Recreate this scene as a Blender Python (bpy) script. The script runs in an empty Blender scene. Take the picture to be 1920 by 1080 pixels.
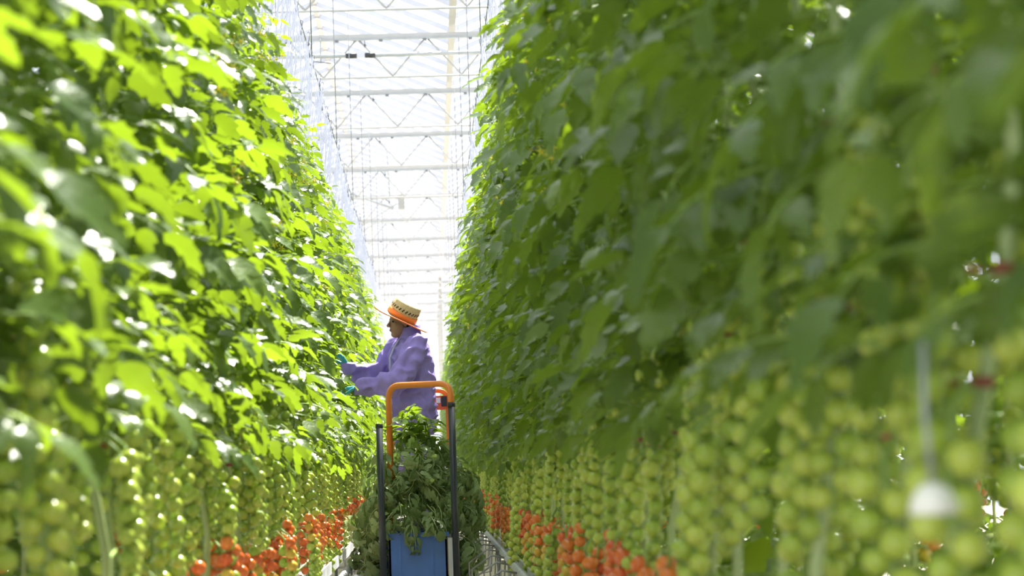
import bpy, math, random
from mathutils import Vector, Matrix, noise

SC = bpy.context.scene
COL = SC.collection
PI = math.pi
R = math.radians

# ------------------------------------------------------------------ camera
F_PX = 3733.0                       # focal length in pixels of a 1920 px wide frame (about 70 mm)
CAM_H = 1.0
vy = Vector(((808 - 960) / F_PX, -(880 - 540) / F_PX, -1.0)).normalized()     # row direction (+Y) seen by the camera
roll = R(1.8)
vz = Vector((-math.sin(roll), math.cos(roll), 0.0)); vz = (vz - vy * vz.dot(vy)).normalized()
vx = vy.cross(vz)
cam_data = bpy.data.cameras.new('camera')
cam_data.sensor_width = 36.0
cam_data.lens = F_PX / 1920 * 36
cam_data.clip_start = 0.05
cam_data.clip_end = 300
cam_data.dof.use_dof = True
cam_data.dof.focus_distance = 14.0
cam_data.dof.aperture_fstop = 4.0
cam = bpy.data.objects.new('camera', cam_data)
COL.objects.link(cam)
rot = Matrix((vx, vy, vz)).to_4x4()          # rows: world axes in camera coords -> camera-to-world
cam.matrix_world = Matrix.Translation((0, 0, CAM_H)) @ rot
SC.camera = cam

# ------------------------------------------------------------------ sky, sun, exposure
w = bpy.data.worlds.new('sky'); SC.world = w
w.use_nodes = True
bg = w.node_tree.nodes['Background']
bg.inputs['Color'].default_value = (0.88, 0.94, 1.0, 1)
bg.inputs['Strength'].default_value = 1.2
sun_d = bpy.data.lights.new('sun', 'SUN')
sun_d.energy = 12.5
sun_d.angle = R(2.5)
sun_d.color = (1.0, 0.95, 0.86)
sun = bpy.data.objects.new('sun', sun_d); COL.objects.link(sun)
to_sun = Vector((0.24, 0.52, 0.92)).normalized()
sun.rotation_euler = to_sun.to_track_quat('Z', 'Y').to_euler()
SC.view_settings.view_transform = 'Standard'
SC.view_settings.look = 'None'
SC.view_settings.gamma = 1.0
SC.view_settings.use_curve_mapping = False
SC.view_settings.exposure = 0.95
SC.cycles.max_bounces = 10
SC.cycles.transparent_max_bounces = 24
SC.cycles.caustics_reflective = False
SC.cycles.caustics_refractive = False

# ------------------------------------------------------------------ materials
def new_mat(name):
    m = bpy.data.materials.new(name); m.use_nodes = True
    nt = m.node_tree
    return m, nt, nt.nodes['Principled BSDF'], nt.nodes['Material Output']

def ramp(nt, src, stops):
    r = nt.nodes.new('ShaderNodeValToRGB')
    cr = r.color_ramp
    while len(cr.elements) < len(stops): cr.elements.new(0.5)
    for e, (p, c) in zip(cr.elements, stops):
        e.position = p; e.color = (*c, 1)
    nt.links.new(src, r.inputs[0])
    return r.outputs[0]

def noise_node(nt, scale, detail=3, coord='Object'):
    tc = nt.nodes.new('ShaderNodeTexCoord'); n = nt.nodes.new('ShaderNodeTexNoise')
    n.inputs['Scale'].default_value = scale; n.inputs['Detail'].default_value = detail
    nt.links.new(tc.outputs[coord], n.inputs['Vector'])
    return n.outputs['Fac']

def simple(name, c, rough=0.5, metal=0.0, var=0.12, scale=8.0, bump=0.0, spec=0.5):
    m, nt, p, out = new_mat(name)
    d = tuple(max(0, x * (1 - var)) for x in c); l = tuple(min(1, x * (1 + var)) for x in c)
    nf = noise_node(nt, scale)
    nt.links.new(ramp(nt, nf, [(0.3, d), (0.7, l)]), p.inputs['Base Color'])
    p.inputs['Roughness'].default_value = rough; p.inputs['Metallic'].default_value = metal
    p.inputs['Specular IOR Level'].default_value = spec
    if bump:
        b = nt.nodes.new('ShaderNodeBump'); b.inputs['Strength'].default_value = bump; b.inputs['Distance'].default_value = 0.01
        nt.links.new(nf, b.inputs['Height']); nt.links.new(b.outputs[0], p.inputs['Normal'])
    return m

def leaf_mat(name, dark, light, trans, tfac, rough):
    """top colour varies from leaf to leaf, light shines through the blade"""
    m, nt, p, out = new_mat(name)
    oi = nt.nodes.new('ShaderNodeObjectInfo')
    nf = noise_node(nt, 9.0)
    mx = nt.nodes.new('ShaderNodeMath'); mx.operation = 'ADD'
    ml = nt.nodes.new('ShaderNodeMath'); ml.operation = 'MULTIPLY'; ml.inputs[1].default_value = 0.6
    nt.links.new(oi.outputs['Random'], ml.inputs[0])
    m2 = nt.nodes.new('ShaderNodeMath'); m2.operation = 'MULTIPLY'; m2.inputs[1].default_value = 0.5
    nt.links.new(nf, m2.inputs[0])
    nt.links.new(ml.outputs[0], mx.inputs[0]); nt.links.new(m2.outputs[0], mx.inputs[1])
    nt.links.new(ramp(nt, mx.outputs[0], [(0.15, dark), (0.85, light)]), p.inputs['Base Color'])
    p.inputs['Roughness'].default_value = rough
    p.inputs['Specular IOR Level'].default_value = 0.5
    b = nt.nodes.new('ShaderNodeBump'); b.inputs['Strength'].default_value = 0.5; b.inputs['Distance'].default_value = 0.004
    nt.links.new(noise_node(nt, 70.0, 2), b.inputs['Height']); nt.links.new(b.outputs[0], p.inputs['Normal'])
    t = nt.nodes.new('ShaderNodeBsdfTranslucent')
    tl = tuple(x * 0.75 for x in trans)
    nt.links.new(ramp(nt, mx.outputs[0], [(0.15, tl), (0.85, trans)]), t.inputs['Color'])
    mix = nt.nodes.new('ShaderNodeMixShader'); mix.inputs[0].default_value = tfac
    nt.links.new(p.outputs[0], mix.inputs[1]); nt.links.new(t.outputs[0], mix.inputs[2])
    nt.links.new(mix.outputs[0], out.inputs['Surface'])
    return m

M = {}
M['leaf'] = leaf_mat('leaf_green', (0.052, 0.102, 0.034), (0.14, 0.21, 0.062), (0.28, 0.42, 0.015), 0.43, 0.27)
M['cut_leaf'] = leaf_mat('cut_leaf_green', (0.12, 0.19, 0.06), (0.36, 0.46, 0.22), (0.30, 0.44, 0.08), 0.28, 0.38)
M['stem'] = simple('stem_green', (0.40, 0.48, 0.22), 0.5, scale=20)
M['peduncle'] = simple('peduncle_green', (0.24, 0.36, 0.08), 0.5, scale=30)

def fruit_mat(name, a, b):
    m, nt, p, out = new_mat(name)
    oi = nt.nodes.new('ShaderNodeObjectInfo')
    nt.links.new(ramp(nt, oi.outputs['Random'], [(0.0, a), (1.0, b)]), p.inputs['Base Color'])
    p.inputs['Roughness'].default_value = 0.18
    p.inputs['Subsurface Weight'].default_value = 0.0
    return m
M['green_fruit'] = fruit_mat('green_fruit', (0.30, 0.42, 0.05), (0.48, 0.55, 0.09))
M['turning_fruit'] = fruit_mat('turning_fruit', (0.62, 0.34, 0.04), (0.66, 0.46, 0.07))
M['red_fruit'] = fruit_mat('red_fruit', (0.68, 0.10, 0.03), (0.78, 0.24, 0.045))
M['flower'] = simple('flower_yellow', (0.95, 0.78, 0.08), 0.6)
M['clip'] = simple('clip_red', (0.30, 0.07, 0.05), 0.5)
M['string'] = simple('string_white', (0.60, 0.60, 0.72), 0.7, var=0.04)
M['wire'] = simple('wire_grey', (0.24, 0.25, 0.27), 0.4, 0.6)
M['hook'] = simple('hook_grey', (0.16, 0.17, 0.18), 0.5, 0.3)
M['white_steel'] = simple('white_steel', (0.42, 0.42, 0.42), 0.45, var=0.05)
M['cream_steel'] = simple('cream_steel', (0.33, 0.33, 0.32), 0.5, var=0.06)
M['alu'] = simple('aluminium', (0.53, 0.53, 0.59), 0.45, 0.35, var=0.06)
M['grey_steel'] = simple('grey_steel', (0.36, 0.38, 0.39), 0.45, 0.3)
M['black_plastic'] = simple('black_plastic', (0.025, 0.027, 0.03), 0.45)
M['post_black'] = simple('post_black', (0.028, 0.034, 0.05), 0.38, scale=20)
M['orange'] = simple('orange_paint', (0.78, 0.23, 0.035), 0.35, var=0.06)
M['red_orange'] = simple('red_orange_plastic', (0.80, 0.13, 0.03), 0.4, var=0.05)
M['blue'] = simple('blue_plastic', (0.08, 0.20, 0.62), 0.4, var=0.12, scale=6)
M['grey_plastic'] = simple('pale_grey_plastic', (0.62, 0.65, 0.68), 0.35, var=0.08)
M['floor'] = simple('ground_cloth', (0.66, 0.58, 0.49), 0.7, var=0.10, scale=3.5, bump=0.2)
M['gutter'] = simple('gutter_white', (0.72, 0.73, 0.76), 0.4, var=0.06)
M['slab'] = simple('slab_foil', (0.80, 0.81, 0.84), 0.3, var=0.08, scale=14, bump=0.5)
M['pipe'] = simple('pipe_grey', (0.42, 0.43, 0.44), 0.45, 0.2)
M['lilac'] = simple('lilac_cloth', (0.34, 0.25, 0.70), 0.75, var=0.08, scale=25, bump=0.25, spec=0.25)
M['lilac_trim'] = simple('lilac_trim', (0.33, 0.28, 0.62), 0.6)
M['zip'] = simple('zip_pale', (0.58, 0.56, 0.74), 0.4)
M['skin'] = simple('skin', (0.40, 0.21, 0.13), 0.5, var=0.1, scale=20)
M['lip'] = simple('lip', (0.33, 0.12, 0.09), 0.5)
M['eye'] = simple('eye_dark', (0.03, 0.02, 0.02), 0.2)
M['hair'] = simple('hair_dark', (0.035, 0.025, 0.02), 0.6, var=0.3, scale=60)
M['glove'] = simple('glove_teal', (0.06, 0.36, 0.46), 0.45, var=0.1)
M['straw'] = simple('straw', (0.62, 0.47, 0.26), 0.75, var=0.14, scale=60, bump=0.4)
M['straw_brim'] = simple('straw_brim', (0.50, 0.41, 0.28), 0.75, var=0.10, scale=60, bump=0.4)
M['band'] = simple('band_orange', (0.90, 0.20, 0.03), 0.6, var=0.04)
M['boot'] = simple('boot_dark', (0.05, 0.05, 0.055), 0.6)
M['white_plastic'] = simple('white_plastic', (0.82, 0.80, 0.76), 0.35, var=0.04)

def glass_mat():
    m, nt, p, out = new_mat('greenhouse_glass')
    tr = nt.nodes.new('ShaderNodeBsdfTransparent'); tr.inputs['Color'].default_value = (0.97, 0.98, 0.98, 1)
    gl = nt.nodes.new('ShaderNodeBsdfGlossy'); gl.inputs['Roughness'].default_value = 0.05
    mix = nt.nodes.new('ShaderNodeMixShader'); mix.inputs[0].default_value = 0.06
    nt.links.new(tr.outputs[0], mix.inputs[1]); nt.links.new(gl.outputs[0], mix.inputs[2])
    nt.links.new(mix.outputs[0], out.inputs['Surface'])
    return m
M['glass'] = glass_mat()

# ------------------------------------------------------------------ mesh helpers
class MB:
    """collects faces; material slots by key"""
    def __init__(self): self.v = []; self.f = []; self.m = []; self.keys = []
    def key(self, k):
        if k not in self.keys: self.keys.append(k)
        return self.keys.index(k)
    def add(self, vs, fs, k):
        o = len(self.v); i = self.key(k)
        self.v.extend([tuple(x) for x in vs])
        for f in fs:
            self.f.append(tuple(a + o for a in f)); self.m.append(i)
    def box(self, lo, hi, k):
        x0, y0, z0 = lo; x1, y1, z1 = hi
        self.add([(x0,y0,z0),(x1,y0,z0),(x1,y1,z0),(x0,y1,z0),(x0,y0,z1),(x1,y0,z1),(x1,y1,z1),(x0,y1,z1)],
                 [(0,3,2,1),(4,5,6,7),(0,1,5,4),(1,2,6,5),(2,3,7,6),(3,0,4,7)], k)
    def tube(self, pts, rad, k, n=8, caps=True):
        pts = [Vector(p) for p in pts]
        rads = rad if isinstance(rad, (list, tuple)) else [rad] * len(pts)
        vs = []; prev = None
        for i, p in enumerate(pts):
            t = (pts[min(i + 1, len(pts) - 1)] - pts[max(i - 1, 0)]).normalized()
            if prev is None:
                a = Vector((0, 0, 1)) if abs(t.z) < 0.9 else Vector((1, 0, 0))
                u = t.cross(a).normalized()
            else:
                u = (prev - t * prev.dot(t)).normalized()
            prev = u; b = t.cross(u)
            for j in range(n):
                q = 2 * PI * j / n
                vs.append(p + (u * math.cos(q) + b * math.sin(q)) * rads[i])
        fs = []
        for i in range(len(pts) - 1):
            for j in range(n):
                fs.append((i*n + j, i*n + (j+1) % n, (i+1)*n + (j+1) % n, (i+1)*n + j))
        if caps:
            fs.append(tuple(range(n-1, -1, -1))); fs.append(tuple((len(pts)-1)*n + j for j in range(n)))
        self.add(vs, fs, k)
    def lathe(self, prof, k, n=24, org=(0,0,0), closed=False):
        vs = []; fs = []; L = len(prof)
        for (r, z) in prof:
            for j in range(n):
                q = 2*PI*j/n
                vs.append((org[0] + r*math.cos(q), org[1] + r*math.sin(q), org[2] + z))
        for i in range(L - 1 + (1 if closed else 0)):
            a = i; b = (i + 1) % L
            for j in range(n):
                fs.append((a*n + j, a*n + (j+1) % n, b*n + (j+1) % n, b*n + j))
        self.add(vs, fs, k)
    def ball(self, c, rx, ry, rz, k, n=12, m=8, rotm=None):
        vs = []; fs = []
        c = Vector(c)
        def P(x, y, z):
            q = Vector((x*rx, y*ry, z*rz))
            if rotm is not None: q = rotm @ q
            return c + q
        vs.append(P(0, 0, 1))
        for i in range(1, m):
            a = PI*i/m
            for j in range(n):
                b = 2*PI*j/n
                vs.append(P(math.sin(a)*math.cos(b), math.sin(a)*math.sin(b), math.cos(a)))
        vs.append(P(0, 0, -1))
        for j in range(n): fs.append((0, 1 + j, 1 + (j+1) % n))
        for i in range(m - 2):
            for j in range(n):
                a = 1 + i*n; b = a + n
                fs.append((a + j, b + j, b + (j+1) % n, a + (j+1) % n))
        e = len(vs) - 1; a = 1 + (m-2)*n
        for j in range(n): fs.append((e, a + (j+1) % n, a + j))
        self.add(vs, fs, k)
    def merge(self, me, mat):
        """append another MB transformed by a matrix"""
        o = len(self.v)
        self.v.extend([tuple(mat @ Vector(p)) for p in me.v])
        ix = [self.key(k) for k in me.keys]
        for f, i in zip(me.f, me.m):
            self.f.append(tuple(a + o for a in f)); self.m.append(ix[i])
    def mesh(self, name, smooth=True):
        me = bpy.data.meshes.new(name)
        me.from_pydata(self.v, [], self.f)
        for k in self.keys: me.materials.append(M[k])
        me.polygons.foreach_set('material_index', self.m)
        me.polygons.foreach_set('use_smooth', [smooth] * len(self.f))
        me.update()
        return me

def obj(name, me, parent=None, loc=(0,0,0), rot=(0,0,0), scale=1.0):
    if isinstance(me, MB): me = me.mesh(name)
    o = bpy.data.objects.new(name, me)
    COL.objects.link(o)
    o.location = loc; o.rotation_euler = rot
    o.scale = (scale,)*3 if not isinstance(scale, tuple) else scale
    if parent: o.parent = parent
    return o

def tag(o, label=None, cat=None, group=None, kind=None):
    if label: o['label'] = label
    if cat: o['category'] = cat
    if group: o['group'] = group
    if kind: o['kind'] = kind
    return o

def empty(name, loc=(0,0,0), rz=0.0):
    o = bpy.data.objects.new(name, None); COL.objects.link(o)
    o.location = loc; o.rotation_euler = (0, 0, rz)
    o.empty_display_size = 0.1
    return o

def flat(me):
    me.polygons.foreach_set('use_smooth', [False] * len(me.polygons)); return me

ORD = ['first','second','third','fourth','fifth','sixth','seventh','eighth','ninth','tenth','eleventh','twelfth','thirteenth',
       'fourteenth','fifteenth','sixteenth','seventeenth','eighteenth','nineteenth','twentieth']
def ordinal(i):
    if i < 20: return ORD[i]
    t = ['twenty','thirty','forty','fifty','sixty','seventy','eighty','ninety']
    n = i + 1; a, b = divmod(n, 10)
    if b == 0: return {2:'twentieth',3:'thirtieth',4:'fortieth',5:'fiftieth',6:'sixtieth',7:'seventieth',8:'eightieth',9:'ninetieth'}[a]
    return t[a-2] + '-' + ORD[b-1]

# ------------------------------------------------------------------ setting: floor, roof, end wall
Y0, Y1 = -5.2, 82.8
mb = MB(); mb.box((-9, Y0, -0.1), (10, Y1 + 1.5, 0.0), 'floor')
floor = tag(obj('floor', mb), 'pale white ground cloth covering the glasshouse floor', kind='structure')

GX = [-7.52, -3.52, 0.48, 4.48, 8.48]           # roof gutters run along the rows
GZ = 7.15                                       # gutter height
RISE = 0.82
ceiling = tag(empty('ceiling', (0, 0, GZ)), 'white glazed glasshouse roof of small ridges and slanting glazing bars', kind='structure')
def slope_pts():
    s = []
    for i in range(4):
        a = GX[i]; c = (GX[i] + GX[i+1]) / 2; b = GX[i+1]
        s.append((a, c)); s.append((b, c))
    return s
PW = 0.8
bar_me = {}; pane_me = {}
for sgn in (1, -1):
    m1 = MB(); dx = 2.0 * sgn
    # glazing bar: a box that follows the slope
    vs = []
    for (x, z) in ((0, 0), (dx, RISE)):
        for (yy, zz) in ((-0.028, -0.05), (0.028, -0.05), (0.028, 0.03), (-0.028, 0.03)):
            vs.append((x, yy, z + zz))
    m1.add(vs, [(0,1,2,3),(7,6,5,4),(0,4,5,1),(1,5,6,2),(2,6,7,3),(3,7,4,0)], 'alu')
    bar_me[sgn] = flat(m1.mesh('glazing_bar'))
    m2 = MB()
    vs = []
    for (x, z) in ((0.05*sgn, 0.02), (dx - 0.03*sgn, RISE - 0.012)):
        for (yy, zz) in ((0.03, 0.0), (PW - 0.03, 0.0), (PW - 0.03, 0.006), (0.03, 0.006)):
            vs.append((x, yy, z + zz))
    m2.add(vs, [(0,1,2,3),(7,6,5,4),(0,4,5,1),(1,5,6,2),(2,6,7,3),(3,7,4,0)], 'glass')
    pane_me[sgn] = flat(m2.mesh('pane'))
rest_b = MB(); rest_p = MB()
def raw(me_key, sgn):
    src = (bar_me if me_key == 'b' else pane_me)[sgn]
    t = MB(); t.v = [tuple(v.co) for v in src.vertices]; t.f = [tuple(p.vertices) for p in src.polygons]
    t.m = [0]*len(t.f); t.keys = ['alu' if me_key == 'b' else 'glass']
    return t
rawm = {(k, s): raw(k, s) for k in 'bp' for s in (1, -1)}
n_pane = 0
for si, (gx, cx) in enumerate(slope_pts()):
    sgn = 1 if cx > gx else -1
    y = Y0
    while y < Y1 - 0.01:
        near = 2 <= si <= 5 and y > 22.7
        if near:
            obj('glazing_bar', bar_me[sgn], ceiling, (gx, y, 0))
            if si in (3, 4) or n_pane < 0: pass
            obj('pane', pane_me[sgn], ceiling, (gx, y, 0)); n_pane += 1
        else:
            T = Matrix.Translation((gx, y, 0))
            rest_b.merge(rawm[('b', sgn)], T); rest_p.merge(rawm[('p', sgn)], T)
        y += PW
o = obj('outer_glazing_bars', flat(rest_b.mesh('outer_glazing_bars')), ceiling); o['kind'] = 'stuff'
o = obj('outer_panes', flat(rest_p.mesh('outer_panes')), ceiling); o['kind'] = 'stuff'
for gx in GX:
    m1 = MB(); m1.box((gx - 0.045, Y0, -0.12), (gx + 0.045, Y1, -0.01), 'cream_steel')
    obj('roof_gutter', flat(m1.mesh('roof_gutter')), ceiling)
for i in range(4):
    cx = (GX[i] + GX[i+1]) / 2
    m1 = MB(); m1.box((cx - 0.04, Y0, RISE - 0.04), (cx + 0.04, Y1, RISE + 0.05), 'white_steel')
    obj('ridge_beam', flat(m1.mesh('ridge_beam')), ceiling)

# trusses: heavy top chord, light bottom chord, zigzag braces
TZ = 6.9; TH = 0.56
truss_y = [26.8 + 4.0 * k for k in range(-8, 14)]
tc = MB(); tc.box((-7.52, -0.035, -0.03), (8.48, 0.035, 0.035), 'white_steel'); tc_me = flat(tc.mesh('top_chord'))
tr_ = MB(); tr_.box((-7.52, -0.055, -0.052), (8.48, -0.012, -0.032), 'grey_steel'); tr_me = flat(tr_.mesh('chord_rail'))
bc = MB(); bc.tube([(-7.52, 0, 0), (8.48, 0, 0)], 0.016, 'white_steel', 6); bc_me = bc.mesh('bottom_chord')
br = {}
for s in (1, -1):
    b_ = MB(); b_.tube([(0, 0, 0), (0.47*s, 0, -TH + 0.03)], 0.014, 'white_steel', 6); br[s] = b_.mesh('brace')
clip_ = MB(); clip_.box((-0.025, -0.06, -0.075), (0.025, -0.02, -0.045), 'hook'); clip_me = flat(clip_.mesh('chord_clip'))
nz_ = MB(); nz_.tube([(0,0,0), (0,0,-0.05)], 0.006, 'hook', 6); nz_.lathe([(0.0,-0.11),(0.012,-0.09),(0.022,-0.065),(0.016,-0.05),(0.0,-0.045)], 'hook', 8)
nz_me = nz_.mesh('spray_nozzle')
for i, y in enumerate(truss_y):
    vis = i - 8
    if y < 26: lab = 'white lattice roof truss overhead, %s above the camera end of the aisle' % ordinal(i)
    else: lab = 'white lattice roof truss across the glasshouse, %s from the top of the picture' % ordinal(vis)
    t = tag(empty('roof_truss', (0, y, TZ)), lab, 'truss', 'roof trusses across the glasshouse')
    obj('top_chord', tc_me, t); obj('chord_rail', tr_me, t); obj('bottom_chord', bc_me, t, (0, 0, -TH))
    x = -7.40
    while x < 8.0:
        obj('brace', br[1], t, (x, 0, -0.02)); obj('brace', br[-1], t, (x + 0.94, 0, -0.02)); x += 0.94
    if y < 60:
        for x in (-2.35, -1.72, -1.1, -0.5, 0.1, 0.72):
            obj('chord_clip', clip_me, t, (x, 0, 0))
    if y > 22: obj('spray_nozzle', nz_me, t, (-0.72, 0, -0.05))

# columns under the gutter that runs above the shaded row
col_ = MB(); col_.box((-0.04, -0.04, 0), (0.04, 0.04, GZ - 0.13), 'cream_steel')
col_me = flat(col_.mesh('shaft'))
pl_ = MB(); pl_.box((-0.09, -0.06, 0), (0.09, 0.06, 0.16), 'grey_steel'); pl_me = flat(pl_.mesh('bracket'))
for i, y in enumerate(truss_y[17:]):
    c = tag(empty('roof_column', (0.48, y + 0.12, 0)), 'cream steel roof column near the end wall, %s counting towards the wall' % ordinal(i), 'column', 'steel columns near the end wall')
    obj('shaft', col_me, c); obj('bracket', pl_me, c, (0, 0, TZ - TH - 0.15))

# grey drive shaft slung under the first visible truss
ds = tag(empty('drive_shaft', (0, 26.74, TZ - 0.265)), 'grey steel drive shaft hung under the topmost visible truss', 'pipe')
m1 = MB(); m1.tube([(-3.4, 0, 0), (1.5, 0, 0)], 0.028, 'grey_steel', 10); obj('shaft', m1, ds)
for (a, b) in ((-0.98, -0.83), (-0.72, -0.58)):
    m1 = MB(); m1.tube([(a, 0, 0), (b, 0, 0)], 0.036, 'black_plastic', 10); obj('coupling_sleeve', m1, ds)
m1 = MB(); m1.box((-0.83, -0.03, -0.03), (-0.72, 0.03, 0.03), 'alu'); obj('coupling', flat(m1.mesh('coupling')), ds)
m1 = MB(); m1.tube([(-1.32, 0.02, 0.27), (-1.32, 0, -0.08)], 0.01, 'grey_steel', 6); m1.tube([(-1.45, 0, -0.06), (-1.18, 0, -0.1)], 0.008, 'hook', 6)
obj('hanger', m1, ds)

# roof vent opener: dark push bar, rods, pale motor housing
vo = tag(empty('vent_opener', (-1.0, 40.6, 6.75)), 'roof vent opener with slanting dark bar and pale motor box', 'vent opener')
m1 = MB(); m1.tube([(-0.46, 0, -0.06), (0.4, 0, -0.4)], 0.022, 'grey_steel', 8); obj('push_bar', m1, vo)
for dz in (0.0, 0.12):
    m1 = MB(); m1.tube([(-0.3, 0.1, -0.75 - dz), (0.48, 0.1, -0.28 - dz)], 0.012, 'white_steel', 6); obj('push_rod', m1, vo)
m1 = MB(); m1.box((0.5, -0.08, -0.42), (0.63, 0.08, -0.12), 'cream_steel'); obj('motor_housing', flat(m1.mesh('motor_housing')), vo)
m1 = MB(); m1.tube([(0.3, 0, 1.0), (0.33, 0, -0.16)], 0.014, 'grey_steel', 6); m1.tube([(0.33, 0, -0.16), (0.55, 0, -0.2)], 0.014, 'white_steel', 6); obj('hanger', m1, vo)

# pipe along the roof carrying the nozzles is thin; vertical suspension wires
wi = 0
for k in range(-3, 7):
    y = 26.8 + 4.0 * k
    for wi, (x, zb) in enumerate(((-1.35, 4.15), (-0.80, 4.1), (0.48, 4.1), (0.8, 4.1))):
        if (k % 2) and x in (-1.35,): continue
        m1 = MB(); m1.tube([(0, 0, 0), (0, 0, TZ - TH - zb)], 0.005, 'wire', 5)
        o = obj('suspension_wire', m1, None, (x, y + 0.05, zb))
        side = 'sunlit' if x < 0 else 'shaded'
        tag(o, 'thin grey hanging wire, %s row, %s edge, %s from the camera' % (side, 'aisle' if wi in (1, 2) else 'outer', ordinal(k + 3)), 'wire', 'suspension wires above the %s row' % side)
for x in (-0.80, 0.48):
    m1 = MB(); m1.tube([(x, Y0, 4.1), (x, 75, 4.1)], 0.004, 'wire', 5)
    tag(obj('crop_wire', m1), 'taut steel crop wire above the %s tomato row' % ('sunlit' if x < 0 else 'shaded'), 'wire')

# end wall
wall = tag(empty('wall_back', (0, Y1, 0)), 'white glazed end wall of the glasshouse with horizontal rails', kind='structure')
zs = [0.0, 1.2, 2.2, 3.0, 3.7, 4.4, 5.1, 5.8, 6.5, GZ]
for z in zs:
    m1 = MB(); m1.box((-7.52, -0.05, z - 0.04), (8.48, 0.05, z + 0.04), 'alu'); obj('rail', flat(m1.mesh('rail')), wall)
xs = [-7.52, -5.52, -3.52, -1.52, 0.48, 2.48, 4.48, 6.48, 8.48]
for x in xs:
    m1 = MB(); m1.box((x - 0.05, -0.04, 0), (x + 0.05, 0.04, GZ), 'white_steel'); obj('mullion', flat(m1.mesh('mullion')), wall)
for i in range(len(xs) - 1):
    for j in range(len(zs) - 1):
        m1 = MB(); m1.box((xs[i] + 0.05, -0.004, zs[j] + 0.04), (xs[i+1] - 0.05, 0.004, zs[j+1] - 0.04), 'glass')
        obj('pane', flat(m1.mesh('pane')), wall)
for i in range(4):
    m1 = MB(); a, b = GX[i], GX[i+1]; c = (a + b)/2
    m1.tube([(a, 0, GZ), (c, 0, GZ + RISE), (b, 0, GZ)], 0.05, 'white_steel', 6); obj('gable_rafter', m1, wall)

# growing gutters, slabs, heating pipes
ROWS = {'L': dict(x=-0.78, dirn=1, name='sunlit', pipe=(-0.575, 0.40)), 'R': dict(x=0.66, dirn=-1, name='shaded', pipe=(0.447, 0.50))}
slab_ = MB()
ring = [(-0.1, 0.0), (-0.115, 0.03), (-0.1, 0.075), (0, 0.085), (0.1, 0.075), (0.115, 0.03), (0.1, 0.0)]
vs = []; N = len(ring)
for yy, s in ((0.0, 0.55), (0.03, 1.0), (0.3, 1.03), (0.5, 0.98), (0.7, 1.03), (0.93, 1.0), (0.96, 0.55)):
    for (a, b) in ring: vs.append((a * s, yy, 0.04 + (b - 0.04) * s if s < 0.9 else b))
fs = [(i*N + j, i*N + (j+1) % N, (i+1)*N + (j+1) % N, (i+1)*N + j) for i in range(6) for j in range(N)]
fs += [tuple(range(N-1, -1, -1)), tuple(6*N + j for j in range(N))]
slab_.add(vs, fs, 'slab'); slab_me = slab_.mesh('growing_slab')
for key, rw in ROWS.items():
    x = rw['x']
    g = tag(empty('growing_gutter', (x, 0, 0)), 'long white growing gutter under the %s tomato row' % rw['name'], 'gutter')
    m1 = MB()
    prof = [(-0.17, 0.47), (-0.17, 0.40), (-0.09, 0.36), (0.09, 0.36), (0.17, 0.40), (0.17, 0.47), (0.16, 0.47), (0.16, 0.41), (-0.16, 0.41), (-0.16, 0.47)]
    n = len(prof); ya, yb = 0.6, 60.0
    m1.add([(a, ya, b) for a, b in prof] + [(a, yb, b) for a, b in prof],
           [(i, (i+1) % n, n + (i+1) % n, n + i) for i in range(n)] + [tuple(range(n-1,-1,-1)), tuple(range(n, 2*n))], 'gutter')
    obj('channel', flat(m1.mesh('channel')), g)
    for y in range(2, 60, 3):
        m1 = MB(); m1.tube([(-0.1, y, 0.0), (-0.1, y, 0.37)], 0.012, 'grey_steel', 6); m1.tube([(0.1, y, 0.0), (0.1, y, 0.37)], 0.012, 'grey_steel', 6)
        m1.tube([(-0.1, y, 0.2), (0.1, y, 0.2)], 0.01, 'grey_steel', 6)
        obj('trestle', m1, g)
    for i in range(34):
        o = obj('growing_slab', slab_me, None, (x, 1.0 + i * 1.0, 0.411))
        tag(o, 'white foil growing slab lying in the %s row\'s gutter, %s from the camera' % (rw['name'], ordinal(i)), 'slab', 'growing slabs of the %s row' % rw['name'])
    px, pz = rw['pipe']
    hp = tag(empty('heating_pipe', (px, 0, 0)), 'grey heating pipe running beside the %s gutter' % rw['name'], 'pipe')
    m1 = MB(); m1.tube([(0, 0.6, pz - 0.05), (0, 60, pz - 0.05)], 0.024, 'pipe', 10); obj('pipe', m1, hp)
    for y in range(2, 40, 2):
        m1 = MB(); m1.tube([(0, y, 0), (0, y, pz - 0.07)], 0.008, 'grey_steel', 5); obj('bracket', m1, hp)
# rails on the floor
for i, x in enumerate((-0.33, 0.19)):
    m1 = MB(); m1.tube([(x, 0.6, 0.075), (x, 60, 0.075)], 0.0255, 'white_steel', 10)
    o = obj('pipe_rail', m1)
    tag(o, 'white pipe rail on the aisle floor on the %s row side' % ('sunlit' if i == 0 else 'shaded'), 'rail')

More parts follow.
